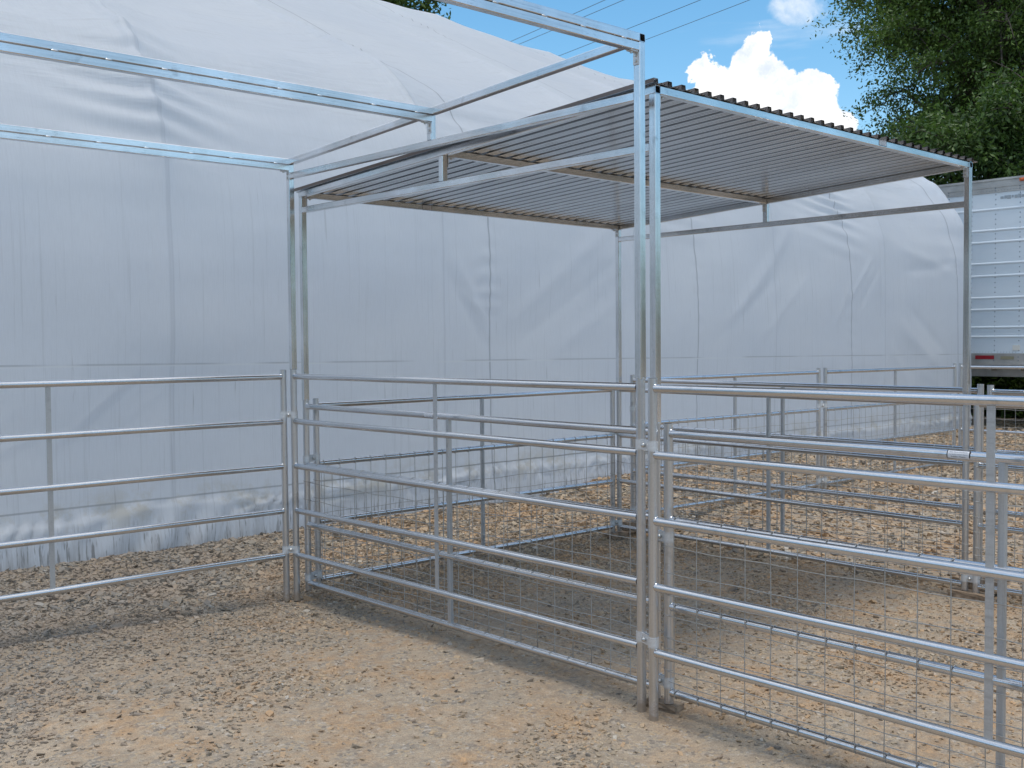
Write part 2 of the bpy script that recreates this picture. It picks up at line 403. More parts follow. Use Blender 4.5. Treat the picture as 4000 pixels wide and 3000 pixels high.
stones(10000, (-3.2, 6), (2.6, 5.08), .023, lambda x, y: ss(2.4, 4.6, y + .3 * patch(x, y)), 'gravel', 'coarser crushed rock heaped along the foot of the white building', 5)
stones(110, (-3, 3.6), (-1.5, 3), .026, lambda x, y: .5 + 0 * x, 'gravel', 'scattered larger stones lying on the packed dirt', 6)
stones(9000, (13.4, 21), (-3, 5.5), .045, lambda x, y: .9 + 0 * x, 'gravel', 'stones on the ground around the parked trailer', 8)

# ------------------------------------------------------------------ white fabric building
XA, XB = -7.0, 14.1
prof = [(5.06, -.05), (5.06, .5), (5.06, 1.5), (5.065, 2.37), (5.08, 2.67), (5.11, 2.97), (5.16, 3.19), (5.23, 3.39), (5.35, 3.67), (5.52, 3.92), (5.73, 4.17), (5.9, 4.32), (6.1, 4.45), (6.4, 4.61), (7.15, 4.98), (9.04, 5.94), (12.15, 7.55)]
prof = np.array(prof); 
# resample by arc length
seg = np.r_[0, np.cumsum(np.linalg.norm(np.diff(prof, axis=0), axis=1))]
S_ = np.r_[np.arange(0, 5.6, .03), np.arange(5.6, seg[-1], .09), seg[-1]]
PY = np.interp(S_, seg, prof[:, 0]); PZ = np.interp(S_, seg, prof[:, 1])
for _ in range(3):
    PY[1:-1] = (PY[:-2] + 2 * PY[1:-1] + PY[2:]) / 4; PZ[1:-1] = (PZ[:-2] + 2 * PZ[1:-1] + PZ[2:]) / 4
ty = np.gradient(PY, S_); tz = np.gradient(PZ, S_); ln = np.hypot(ty, tz); NY, NZ = -tz / ln, ty / ln      # outward normal
XS = np.arange(XA, XB + .001, .035)
XX, SS = np.meshgrid(XS, S_)
RIBS = np.arange(-.03 - 2.8 * 3, 15, 2.8)          # hoops under the cover
SEAMS = np.array([-3.4, .02, 3.42, 6.77, 10.31, 13.62])
SEAMS = np.r_[-6.8, SEAMS]
def near_d(x, arr): return np.min(np.abs(x[..., None] - arr), axis=-1)
dr = near_d(XX, RIBS); ds = near_d(XX, SEAMS)
zz = np.interp(SS, S_, PZ); yy = np.interp(SS, S_, PY)
roof = ss(2.6, 3.8, zz)
off = np.zeros_like(XX)
off += roof * (1 - .85 * ss(7, 10.5, yy)) * (.10 * np.exp(-(dr / .4) ** 2) + .05 * np.exp(-(dr / .06) ** 2)) + (1 - roof) * (.016 * np.exp(-(dr / .06) ** 2) + .018 * np.exp(-(dr / .4) ** 2))
def vnoise(x, y, seed):
    rg = np.random.default_rng(seed); G = rg.normal(0, 1, (256, 256))
    xi = np.floor(x).astype(int); yi = np.floor(y).astype(int); fx = x - xi; fy = y - yi; fx = fx * fx * (3 - 2 * fx); fy = fy * fy * (3 - 2 * fy)
    g_ = lambda a, b: G[a % 256, b % 256]
    return (g_(xi, yi) * (1 - fx) + g_(xi + 1, yi) * fx) * (1 - fy) + (g_(xi, yi + 1) * (1 - fx) + g_(xi + 1, yi + 1) * fx) * fy
# broad slack in the cloth
off += .018 * vnoise(XX * .45 + 3, SS * 1.0, 1) * (1 - .5 * roof) + .006 * vnoise(XX * 1.1, SS * 2.2, 2)
off += .010 * roof * vnoise(XX * .5 + 8, SS * 5, 21) * (1 - ss(4.6, 5.2, zz))
# long shallow diagonal drags on the wall, stronger to the right
def drag(x0, z0, x1, z1, wd, amp):
    dx, dz = x1 - x0, z1 - z0; L = math.hypot(dx, dz); ux, uz = dx / L, dz / L
    a = (XX - x0) * ux + (zz - z0) * uz; b = -(XX - x0) * uz + (zz - z0) * ux
    return amp * .6 * np.exp(-(b / wd) ** 2) * ss(-.1, .25 * L, a) * (1 - ss(.75 * L, L + .1, a))
for d in [(3.5, 1.75, 5.4, 3.1, .10, .022), (3.7, 1.6, 5.5, 2.7, .07, -.012), (4.2, 1.5, 5.6, 2.3, .09, .012), (2.9, 2.6, 3.42, 1.75, .05, .022), (2.75, 2.5, 3.40, 1.60, .06, -.018), (3.0, 2.2, 3.42, 1.9, .03, .014),
          (7.2, 1.7, 9.0, 3.3, .10, .035), (7.0, 1.6, 8.6, 2.6, .08, -.02), (7.9, 1.6, 9.3, 2.6, .08, .015), (10.2, 2.2, 10.9, 2.9, .04, .022), (10.5, 2.1, 11.1, 2.8, .05, -.02), (9.9, 1.9, 10.3, 2.5, .05, .018),
          (11.6, 3.1, 13.6, 2.75, .09, .03), (11.8, 2.7, 13.6, 2.9, .08, -.03), (11.5, 2.0, 13.0, 1.2, .12, .025), (11.9, 2.2, 13.3, 1.4, .1, -.02), (11.3, 1.6, 12.3, .7, .1, .015), (12.3, 1.2, 13.5, .7, .08, .012),
          (-1.9, .70, -.95, 1.05, .02, .010), (-1.95, .62, -1.2, .86, .015, -.008), (-.95, .90, -.2, 1.55, .014, .016), (-.90, .86, -.18, 1.48, .012, -.010), (-.4, 1.1, .02, 1.38, .014, .009), (-1.7, .8, -1.1, 1.3, .015, .008)]:
    off += drag(*d)
# puckers beside the stitched seams
pk = np.sin(zz * 26 + vnoise(XX * 2, zz * 3, 5) * 3); off += .003 * pk * np.exp(-((XX - 3.35) / .16) ** 2) * ss(1.6, 2.1, zz) * (1 - ss(2.9, 3.1, zz))
off += .0025 * np.sin(zz * 30 + vnoise(XX * 2, zz * 3, 6) * 3) * np.exp(-(ds / .12) ** 2) * (ds * 0 + 1) * (vnoise(XX * .8, zz * 1.4, 8) > .2)
off += .006 * np.exp(-(ds / .012) ** 2)
# strain wrinkles on the roof: run along the building, clustered next to hoops
off += .026 * roof * np.sin((SS * 26 + XX * 4.5 + 2 * vnoise(XX * .7, SS * 1.5, 9))) * np.exp(-((np.min(np.abs(XX[..., None] - (SEAMS - .1)), axis=-1)) / .75) ** 2) * np.clip(vnoise(XX * .5 + 9, SS * .8, 10) + .35, 0, 1)
# horizontal hem line at z=1.53
hem = np.exp(-((zz - (1.545 - .0085 * np.clip(XX, 0, 14))) / .012) ** 2) * np.clip(vnoise(XX * .9 + 4, zz * 0, 12) * 1.4 + .9, 0, 1); off += .0015 * hem
# bunched end section
off += .014 * ss(12.6, 14.0, XX) * np.sin(SS * 9 + XX * 5) * ss(2.5, 3.5, zz) * .6
# bulged skirt fold just above the ground
zf = .36 + .025 * vnoise(XX * 1.1, XX * 0, 13); fold = np.exp(-((zz - zf) / .032) ** 2)
cr = np.sin(XX * 21 + zz * 24 + 3.5 * vnoise(XX * 2.3, zz * 5, 14)); act = np.clip(vnoise(XX * .9 + 5, zz * 0 + 3, 15) * .9 + .75, .12, 1.4)
off += .022 * (1 - ss(zf - .02, zf + .035, zz)) + .006 * fold + .026 * (np.abs(cr) ** 1.5 * 1.6 - .8) * np.exp(-((zz - zf + .03) / .08) ** 2) * act
lowd = np.clip(1 - zz / .4, 0, 1)
off += .034 * np.sin((XX - zz * .8) * 17 + 2 * vnoise(XX * .8, zz, 16)) * np.clip(1 - zz / .46, 0, 1) ** .4 * np.exp(-((XX + .05) / .5) ** 2)
NYg = np.interp(SS, S_, NY); NZg = np.interp(SS, S_, NZ)
ridge_sag = -.42 * ss(6.5, 15, XX) * ss(8, 12.15, yy) + .03 * np.exp(-(dr / .5) ** 2) * ss(10, 12.1, yy)
lift = hgt(XX, np.full_like(XX, 5.0)) * 0
V = np.stack([XX, yy + NYg * off, zz + NZg * off + ridge_sag + lift], 2)
ns, nxx = XX.shape
I = (np.arange(ns - 1)[:, None] * nxx + np.arange(nxx - 1)[None]).ravel(); F = np.stack([I, I + 1, I + nxx + 1, I + nxx], 1)
# fabric material
t = NT('white_tarpaulin'); pos = t.n('ShaderNodeNewGeometry').outputs['Position']; px, py, pz = t.sep(pos)
col = t.mix(t.ramp(t.noise(pos, .55, 4, .6), [(.35, 0.), (.68, 1.)]), (.78, .82, .885), (.84, .87, .915))
streaks = t.noise(t.mapv(pos, (34, 1, .55)), 1, 4, .65)
low = t.ramp(pz, [(0, 1.), (1, 1.)])
wallm = t.ramp(t.math('MULTIPLY', pz, .2), [(.45, 1.), (.72, 0.)])
col = t.mix(t.math('MULTIPLY', t.ramp(streaks, [(.56, 0.), (.72, .34)]), wallm), col, (.40, .42, .44))
drip = t.noise(t.mapv(pos, (24, 1, 1.2), (5, 0, 2)), 1, 3, .6)
col = t.mix(t.math('MULTIPLY', t.ramp(drip, [(.68, 0.), (.74, .5)]), wallm), col, (.30, .31, .31))
weave = t.noise(t.mapv(pos, (150, 1, 8)), 1, 2, .5); col = t.mix(t.ramp(weave, [(.4, .10), (.6, 0.)]), col, (.48, .51, .54))
roofs = t.noise(t.mapv(pos, (1.6, 14, 14), rot=(0, 0, .3)), 1, 4, .65)
col = t.mix(t.math('MULTIPLY', t.ramp(roofs, [(.55, 0.), (.72, .22)]), t.ramp(t.math('MULTIPLY', pz, .2), [(.6, 0.), (.8, 1.)])), col, (.50, .51, .52))
# dirt splashed up from the gravel, tan mould patches
dz = t.math('MULTIPLY_ADD', t.noise(t.mapv(pos, (20, 1, 2.2)), 1, 5, .7), .62, t.math('MULTIPLY', pz, -1))
col = t.mix(t.ramp(dz, [(.10, 0.), (.34, .62)]), col, (.27, .235, .19))
sp2 = t.noise(t.mapv(pos, (46, 1, 4.5), (1, 0, 4)), 1, 3, .6)
col = t.mix(t.math('MULTIPLY', t.ramp(sp2, [(.55, 0.), (.64, .8)]), t.ramp(pz, [(.16, 1.), (.36, 0.)])), col, (.13, .11, .09))
mould = t.math('MULTIPLY', t.ramp(t.noise(pos, 3.1, 5, .7), [(.5, 0.), (.62, .55)]), t.ramp(t.math('ABSOLUTE', t.math('SUBTRACT', pz, .40)), [(.03, 1.), (.22, 0.)]))
col = t.mix(mould, col, (.55, .49, .36))
# stitched seams (dark thread line), skirt seam
def line(coord, at_, wd): return t.ramp(t.math('ABSOLUTE', t.math('SUBTRACT', coord, at_)), [(wd * .5, 1.), (wd, 0.)])
wob = t.math('MULTIPLY_ADD', t.noise(t.mapv(pos, (0, 0, 1.2)), 1, 2), .03, -.015)
lx = None
for s_ in SEAMS:
    v = t.math('MULTIPLY', line(t.math('ADD', px, wob), float(s_) - .006, .012), .3 if abs(s_) < .1 else 1.); lx = v if lx is None else t.math('MAXIMUM', lx, v)
col = t.mix(t.math('MULTIPLY', lx, .6), col, (.22, .23, .26))
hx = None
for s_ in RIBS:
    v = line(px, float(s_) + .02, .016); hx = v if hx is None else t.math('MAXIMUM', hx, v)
col = t.mix(t.math('MULTIPLY', hx, .18), col, (.30, .31, .34))  # shadow line along each hoop, painted into the cover colour
wk = t.noise(t.mapv(pos, (1.1, 7, 16), rot=(0, .12, .22)), 1, 4, .7)
wmask = t.ramp(t.noise(t.mapv(pos, (.5, .5, .8), (3, 1, 2)), 1, 2), [(.45, 0.), (.6, 1.)])
wrk = t.math('MULTIPLY', t.math('MULTIPLY', wk, wmask), t.ramp(t.math('MULTIPLY', pz, .2), [(.7, 0.), (.85, 1.)]))
hemz = t.math('MULTIPLY_ADD', px, .0085, pz)
hl = t.math('MULTIPLY', line(hemz, 1.533, .009), t.ramp(t.noise(t.mapv(pos, (.9, 0, 0), (4, 0, 0)), 1, 1), [(.42, 0.), (.52, .5)]))
col = t.mix(t.math('MULTIPLY', line(hemz, 1.524, .010), t.ramp(t.noise(t.mapv(pos, (.7, 0, 0), (9, 0, 0)), 1, 1), [(.40, 0.), (.5, .7)])), col, (.85, .88, .9))
col = t.mix(hl, col, (.27, .28, .30))
col = t.mix(t.math('MULTIPLY', line(t.math('ADD', pz, wob), .455, .009), .6), col, (.22, .22, .22))
t.l(col, t.b.inputs['Base Color']); t.b.inputs['Roughness'].default_value = .55
wr = t.noise(t.mapv(pos, (3, 3, 5)), 1, 5, .6); wr2 = t.noise(t.mapv(pos, (9, 9, 30), rot=(.0, .25, 0)), 1, 3, .6)
t.l(t.bump(t.math('MULTIPLY_ADD', wrk, 6.0, t.math('MULTIPLY_ADD', wr2, .03, t.math('MULTIPLY', wr, .5))), .25, .03), t.b.inputs['Normal'])
tr = t.n('ShaderNodeBsdfTranslucent'); t.l(t.mix(.5, col, (.84, .92, 1.0)), tr.inputs[0]); mxs = t.n('ShaderNodeMixShader'); mxs.inputs[0].default_value = .5
t.l(t.b.outputs[0], mxs.inputs[1]); t.l(tr.outputs[0], mxs.inputs[2]); t.l(mxs.outputs[0], t.out.inputs[0])
M['fabric'] = t.m
tent = thing('fabric_building', 'long white tarpaulin-covered hoop building standing behind the pens', 'building', (4, 12, 0))
SK = int(np.searchsorted(PZ, .44))
rows = F.reshape(ns - 1, nxx - 1, 4)
Vf = V.reshape(-1, 3)
def sub_mesh(name, fs, flip=True):
    fs = fs.reshape(-1, 4); ids, inv = np.unique(fs.ravel(), return_inverse=True)
    ff = inv.reshape(-1, 4)
    if not flip: ff = ff[:, ::-1]
    return np_mesh(name, Vf[ids], ff.ravel(), 4, M['fabric'], tent, smooth=True)
sub_mesh('cover', rows[SK:])
sk = sub_mesh('skirt', rows[:SK]); sk['label'] = 'dirt-streaked lower skirt with a bunched fold'
# far slope and the gable end, closing the building
mb_ = MB(); pr = [(float(a), float(b)) for a, b in zip(PY[::8], PZ[::8])] + [(12.15, 7.55)]
full = pr + [(24.3 - a, b) for a, b in pr[::-1]]
for k in range(len(pr), len(full) - 1):
    (a, b), (c_, d_) = full[k], full[k + 1]; i = len(mb_.v)
    sg = lambda yy_, x_: -.42 * float(ss(6.5, 15, x_)) * (1 - min(1, abs(yy_ - 12.15) / 4.15))
    mb_.v += [Vector((XA, a, b)), Vector((XB, a, b + sg(a, XB))), Vector((XB, c_, d_ + sg(c_, XB))), Vector((XA, c_, d_))]
    mb_.face((i, i + 1, i + 2, i + 3), [(0, 0)] * 4, True)
mb_.build('far_slope', M['fabric'], tent)
for x_, nm in ((XB - .01, 'end_wall'), (XA + .01, 'end_wall')):
    mb_ = MB(); mb_.v = [Vector((x_, a, b - (.42 * float(ss(6.5, 15, x_)) * (1 - min(1, abs(a - 12.15) / 4.15)) if b > 5 else 0) - .01)) for a, b in full]
    mb_.face(tuple(range(len(full))), [(0, 0)] * len(full)); mb_.build(nm, M['fabric'], tent)

# ------------------------------------------------------------------ pipe panels
S = 1.18; RP = .021; RR = .0186
FNT = None
def text_pts(txt, size):
    cu = bpy.data.curves.new('t', 'FONT'); cu.body = txt; cu.size = size; cu.align_x = 'CENTER'; cu.align_y = 'CENTER'; cu.resolution_u = 2
    ob = bpy.data.objects.new('t', cu); COL.objects.link(ob); dg = bpy.context.evaluated_depsgraph_get(); dg.update()
    me = bpy.data.meshes.new_from_object(ob.evaluated_get(dg)); bpy.data.objects.remove(ob); bpy.data.curves.remove(cu)
    vs = [v.co.copy() for v in me.vertices]; fs = [tuple(p.vertices) for p in me.polygons]; bpy.data.meshes.remove(me)
    return vs, fs
LINES = [('Rite Farm Products', .0085, .0115, 'navy'), ('Top Quality Livestock Supplies', .0062, .0005, 'navy'), ('Saltillo, Texas', .0095, -.0115, 'black')]
def sticker(parent, centre, axis, normal, w=.112, h=.042, pipe_r=None):
    """curved on a pipe when pipe_r is given, otherwise flat on a tube face; > print"""
    ax = Vector(axis).normalized(); nrm = Vector(normal).normalized(); up = nrm.cross(ax).normalized(); c = Vector(centre)
    if up.z < 0: ax = -ax; up = -up
    def P(u, v, d):
        if pipe_r:
            a = v / pipe_r; return c + ax * u + (nrm * math.cos(a) + up * math.sin(a)) * (pipe_r + d)
        return c + ax * u + up * v + nrm * d
    def grid(name, w, h, d, mat, par):
        m = MB(); n = 10
        for i in range(n + 1):
            v = -h / 2 + h * i / n
            m.v += [P(-w / 2, v, d), P(w / 2, v, d)]
        for i in range(n): m.face((2 * i, 2 * i + 1, 2 * i + 3, 2 * i + 2), [(0, 0)] * 4, True)
        return m.build(name, mat, par)
    b = grid('sticker', w + .008, h + .004, .0006, M['black'], parent); b['label'] = 'white maker sticker with black border and printed lines'
    grid('sticker_face', w, h - .002, .0009, M['stick'], b)
    for mat in ('navy', 'black'):
        m = MB()
        for txt, sz, v0, mm in LINES:
            if mm != mat: continue
            vs, fs = text_pts(txt, sz * (1 if pipe_r else 1)); o = len(m.v)
            xmax = max(abs(v.x) for v in vs); k = min(1.0, (w / 2 - .004) / xmax)
            k2 = h / .042
            m.v += [P(v.x * k, v0 * k2 + v.y * k2, .0013) for v in vs]
            for f in fs: m.face(tuple(o + i for i in f), [(0, 0)] * len(f))
        m.build('print', M[mat], b)

def clamp(parent, a, b, z):
    """strap clamp joining two neighbouring uprights a and b (xy) at height z"""
    a = Vector((a[0], a[1], z)); b = Vector((b[0], b[1], z)); d = (b - a); L = d.length; u = d.normalized(); s_ = Vector((-u.y, u.x, 0))
    m = MB()
    for e, sg in ((a, -1), (b, 1)):
        n = 14; base = len(m.v)
        for zo in (-.023, .023):
            for r in (RP + .0005, RP + .0035):
                for i in range(n): an = 2 * PI * i / n; m.v.append(e + (u * math.cos(an) + s_ * math.sin(an)) * r + Vector((0, 0, zo)))
        dup = len(m.v); m.v += [v.copy() for v in m.v[base:base + 4 * n]]
        for i in range(n):
            j = (i + 1) % n
            m.face((dup + n + i, dup + n + j, dup + 3 * n + j, dup + 3 * n + i), [(0, 0), (.1, 0), (.1, .04), (0, .04)], True)
            m.face((base + 2 * n + i, base + 3 * n + i, base + 3 * n + j, base + 2 * n + j), [(0, 0)] * 4)
            m.face((base + i, base + j, base + n + j, base + n + i), [(0, 0)] * 4)
    if L > 2 * RP:
        mid = (a + b) / 2
        for sg in (-1, 1):
            rot = Matrix((u, s_, Vector((0, 0, 1)))).transposed()
            m.box(mid + s_ * sg * .008, (L - 2 * RP + .024, .004, .045), rot)
    o = m.build('clamp', M['plate'], parent)
    m = MB(); mid = (a + b) / 2
    m.tube(mid - s_ * .024, mid + s_ * .024, .007, 6); m.blob(mid - s_ * .018, .011, n=8, m=4)
    m.blob(mid + s_ * .018, .011, n=8, m=4); m.build('bolt', M['bolt'], o)
    return o

MESHZ = [.052, .103, .201, .252, .351, .450, .549, .668, .775]
def panel(name, label, p, q, zb, n, mesh=False, foot=None, brace='strap', inset=0, group='galvanized pipe panels forming the pens', cut=None, zb2=None, top=.045, bslot=.5):
    """p,q: end post xy.  zb: height of the bottom rail"""
    zb2 = zb if zb2 is None else zb2
    P = Vector((p[0], p[1], 0)); Q = Vector((q[0], q[1], 0)); d = (Q - P).normalized(); L = (Q - P).length
    foot = foot if foot is not None else [(-.01), (-.01)]
    t_ = thing(name, label, 'fence panel', (P.x, P.y, max(0, foot[0])), group)
    for e, z0, f in ((P, zb, foot[0]), (Q, zb2, foot[1])):
        m = MB(); m.tube((e.x, e.y, f), (e.x, e.y, z0 + S + top), RP, 18)
        # black disc painted in for the unlit inside of the pipe mouth
        m.tube((e.x, e.y, z0 + S + top - .0), (e.x, e.y, z0 + S + top + .0006), RP * .84, 14, mi=1)
        m.build('upright', [M['upright'], M['black']], t_)
    for i in range(n):
        z1 = zb + S * i / (n - 1); z2 = zb2 + S * i / (n - 1); m = MB()
        a = P + d * (RP * .8) + Vector((0, 0, z1)); b = Q - d * (RP * .8) + Vector((0, 0, z2))
        # slightly bowed tube in several lengths
        k = 8; pts = [a.lerp(b, j / k) + Vector((0, 0, (math.sin(PI * j / k)) * random.uniform(-.0015, .0015))) for j in range(k + 1)]
        nn = 14; base = len(m.v); side = d.cross(Vector((0, 0, 1))).normalized()
        for pt in pts:
            for c_ in range(nn):
                an = 2 * PI * c_ / nn; m.v.append(pt + side * math.cos(an) * RR + Vector((0, 0, 1)) * math.sin(an) * RR)
        for j in range(k):
            for c_ in range(nn):
                c2 = (c_ + 1) % nn; o = base + j * nn
                m.face((o + c_, o + c2, o + nn + c2, o + nn + c_), [(j * L / k, c_ * .0074), (j * L / k, (c_ + 1) * .0074), ((j + 1) * L / k, (c_ + 1) * .0074), ((j + 1) * L / k, c_ * .0074)], True)
        for e, sg in ((P, 1), (Q, -1)):            # weld bead at the joint
            zc = z1 if e is P else z2
            m.blob(e + d * sg * (RP * .78) + Vector((0, 0, zc)), .0222, .72, .72, .98, 10, 6)
        m.build('rail', M['tube'], t_)
    bz = zb * (1 - bslot) + zb2 * bslot; B = P.lerp(Q, bslot); side = d.cross(Vector((0, 0, 1)))
    m = MB(); rot = Matrix((d, side, Vector((0, 0, 1)))).transposed()
    if brace == 'strap': m.box(B + Vector((0, 0, bz + S / 2)), (.028, .007, S - .02), rot)
    else:
        m.square(B + Vector((0, 0, bz + .008)), B + Vector((0, 0, bz + S - .01)), .0254)
    m.build('brace', M['strap'], t_)
    if mesh:
        m = MB(); r = .0021; off = side * (RR * .95)
        k = int((L - .09) / .128); s0 = (L - k * .128) / 2 if cut is None else .042
        zt = S * 2 / 3
        for i in range(k + 1):
            s = .045 + i * .128
            if s > L - .03: break
            jx = random.uniform(-.003, .003); base = P + d * s + off
            z0 = zb + (zb2 - zb) * s / L
            pts = [base + Vector((0, 0, z0 - .012)) - off * .6] + [base + d * (jx * math.sin(j * 1.3 + i)) + Vector((0, 0, z0 + zt * j / 5)) for j in range(0, 6)] + [base - off * .3 + Vector((0, 0, z0 + zt + .018))]
            m.path(pts, r, 5)
            for zr in (0, S / 3, zt):              # wire twists round each rail
                c_ = P + d * (s + .004) + Vector((0, 0, z0 + zr)); rr = RR + .0018
                m.path([c_ + side * rr * math.cos(u) + Vector((0, 0, rr * math.sin(u))) + d * u * .0012 for u in np.linspace(-1.9, 2.6, 7)], r, 4)
        for zr in MESHZ:
            k2 = 22; pts = []
            for j in range(k2 + 1):
                s = .005 + (L - .01) * j / k2
                pts.append(P + d * s + off * (1.0) + Vector((0, 0, zb + (zb2 - zb) * s / L + zr + .0035 * math.sin(j * 1.7 + zr * 40) + random.uniform(-.001, .001))))
            m.path(pts, r, 5)
            for e, sg in ((P, 1), (Q, -1)):        # wraps round the uprights
                zc = (zb if e is P else zb2) + zr
                m.path([e + (d * math.cos(u) + side * math.sin(u)) * (RP + .002) + Vector((0, 0, zc + .003 * u)) for u in np.linspace(0, 5.5, 9)], r, 4)
        m.build('wire_mesh', M['wire'], t_)
    return t_

nA0 = (-.092, .010); nAR = (-.097, 3.009); nB0 = (0, 0); nBR = (-.007, 3.010); nC0 = (3.084, -.007); nCR = (3.090, 3.024)
nD0 = (3.273, -.014); nDR = (3.267, 3.027); nA2 = (-.130, -.093); nB2 = (-.010, -.082); nC2 = (3.086, -.081); nD2 = (3.253, -.089)
LP = 3.0
pA = panel('pipe_panel', 'five-rail open pipe panel under the roofless frame, from centre posts to left corner', nA0, nAR, .300, 5, zb2=.294)
pA2 = panel('pipe_panel', 'nearest five-rail open pipe panel, running off the right edge in front of mesh', nA2, (nA2[0] - .012, nA2[1] - LP), .299, 5)
pL = panel('pipe_panel', 'five-rail open pipe panel alone at left, between the left corner posts and the picture edge', (-.150, 3.05), (-3.15, 3.06), .292, 5, zb2=.30)
pB = panel('mesh_panel', 'four-rail wire-mesh panel just behind the open panel, between the two twin square posts', nB0, nBR, .093, 4, True, [.045, .045], 'tube', zb2=.093)
pB2 = panel('mesh_panel', 'wire-mesh panel with white sticker, low at right just behind the nearest open panel', nB2, (nB2[0] - .005, nB2[1] - LP), .091, 4, True, [.04, .03], 'tube', zb2=.09)
pF1 = panel('mesh_panel', 'four-rail wire-mesh panel across the back of the roofed pen, before the white building', (.098, 3.055), (3.045, 3.06), .093, 4, True, [.045, .04], 'tube', zb2=.09)
pC = panel('mesh_panel', 'four-rail wire-mesh panel under the far side of the corrugated roof', nC0, nCR, .083, 4, True, [.045, .05], 'tube', zb2=.092)
pC2 = panel('mesh_panel', 'four-rail wire-mesh panel leading right from the roof\'s far front post', nC2, (nC2[0], nC2[1] - LP), .081, 4, True, [.04, .04], 'tube')
pD = panel('mesh_panel', 'slightly raised four-rail mesh panel just beyond the far side of the roofed pen', nD0, nDR, .160, 4, True, [.10, .12], 'tube', zb2=.166)
pD2 = panel('mesh_panel', 'slightly raised four-rail mesh panel continuing right beyond the roof\'s far front post', nD2, (nD2[0], nD2[1] - LP), .156, 4, True, [.10, .11], 'tube')
pG1 = panel('mesh_panel', 'four-rail mesh panel at back of the next pen, left of the mid-fence twin posts', (3.36, 3.075), (6.16, 3.0), .165, 4, True, [.11, .11], 'tube', zb2=.160)
pG2 = panel('mesh_panel', 'four-rail mesh panel at back of the next pen, ending at the farthest corner post', (6.27, 2.99), (9.30, 3.04), .160, 4, True, [.11, .10], 'tube', zb2=.145)
pE = panel('mesh_panel', 'farthest four-rail mesh panel, in front of the silver trailer at the right edge', (9.42, 3.02), (9.45, .02), .145, 4, True, [.10, .11], 'tube', zb2=.15)
clamp(pA, nA0, nA2, 1.223); clamp(pA, nA0, nA2, .345)
clamp(pL, (-.150, 3.05), nAR, 1.222); clamp(pL, (-.150, 3.05), nAR, .33)
clamp(pB, nBR, (.098, 3.055), .922); clamp(pB, nBR, (.098, 3.055), .13)
clamp(pB2, nB2, nB0, .80); clamp(pB2, nB2, nB0, .135)
clamp(pC, nCR, (3.045, 3.06), .91); clamp(pC, nCR, (3.045, 3.06), .125)
clamp(pC2, nC2, nC0, .72); clamp(pC2, nC2, nC0, .125)
clamp(pD2, nD2, nD0, .85); clamp(pD2, nD2, nD0, .19)
clamp(pG1, (3.36, 3.075), nDR, 1.1); clamp(pG1, (3.36, 3.075), nDR, .22)
clamp(pG2, (6.16, 3.0), (6.27, 2.99), .99); clamp(pG2, (6.16, 3.0), (6.27, 2.99), .2)
clamp(pE, (9.30, 3.04), (9.42, 3.02), 1.0); clamp(pE, (9.30, 3.04), (9.42, 3.02), .2)
nrm = Vector((-1, 0, .18)).normalized()
sticker(pB2, (-.012, -1.43, .091 + S), (0, -1, 0), nrm, .078, .030, RR)
sticker(pB, (-.003, 1.665, .093 + S), (0, -1, 0), nrm, .078, .030, RR)
sticker(pC, (3.087, 1.60, .088 + S), (0, -1, 0), nrm, .078, .030, RR)

# ------------------------------------------------------------------ shelters
W = .038
def bracket(parent, corner, dx, z, y, sgn=1):
    """small bolted angle bracket under a purlin end"""
    m = MB(); m.box((corner + dx * .0025, y, z - .030), (.004, .030, .058)); m.box((corner + dx * .026, y, z - .0025), (.050, .030, .004))
    o = m.build('bracket', M['plate'], parent); m = MB()
    for k in (-.018, -.043): m.tube((corner + dx * .003, y, z + k), (corner + dx * .011, y, z + k), .007, 6)
    m.tube((corner + dx * .034, y, z - .004), (corner + dx * .034, y, z - .013), .007, 6)
    m.build('bolt', M['bolt'], o)

def side_frame(parent, n0, nR, Ht, Hr, h, zpost, stub=1.505, posts=True):
    x0, y0 = n0; xR, yR = nR; a = Vector((x0, y0, 0)); b = Vector((xR, yR, 0)); d = (b - a).normalized(); L = (b - a).length
    sl = (Hr - Ht) / (L + W)
    za = Ht - W / 2; zb = Hr - W / 2
    # posts stop under the rafter (2 mm weld gap hidden inside)
    for e, H, zp in ((a, Ht, zpost[0]), (b, Hr, zpost[1])):
        m = MB(); m.square((e.x, e.y, zp), (e.x, e.y, H - W - .001), W + .0, W, wall=.0025)
        m.blob((e.x, e.y, zp + .004), .0235, 1, 1, .35, 8, 4)
        m.build('post', M['square'], parent)
    m = MB(); p = a - d * (W / 2); q = b + d * (W / 2)
    m.square((p.x, p.y, za), (q.x, q.y, zb), W, W, wall=.0028); m.build('rafter', M['square'], parent)
    m = MB(); p = a + d * (W / 2 + .0005); q = b - d * (W / 2 + .0005)
    m.square((p.x, p.y, h - W / 2), (q.x, q.y, h - W / 2), W - .001)
    for e, s_ in ((p, 1), (q, -1)):
        for zz_ in (-1, 1): m.blob((e.x, e.y, h - W / 2 + zz_ * W * .47), .006, 3, .8, .8, 6, 4)
    m.build('crossbar', M['square'], parent)
    s = a + d * stub; zr = Ht + (Hr - Ht) * stub / L - W * 1.02
    m = MB(); m.square((s.x, s.y, h + .0005), (s.x, s.y, zr), W - .001, W - .001); m.build('stub_post', M['square'], parent)

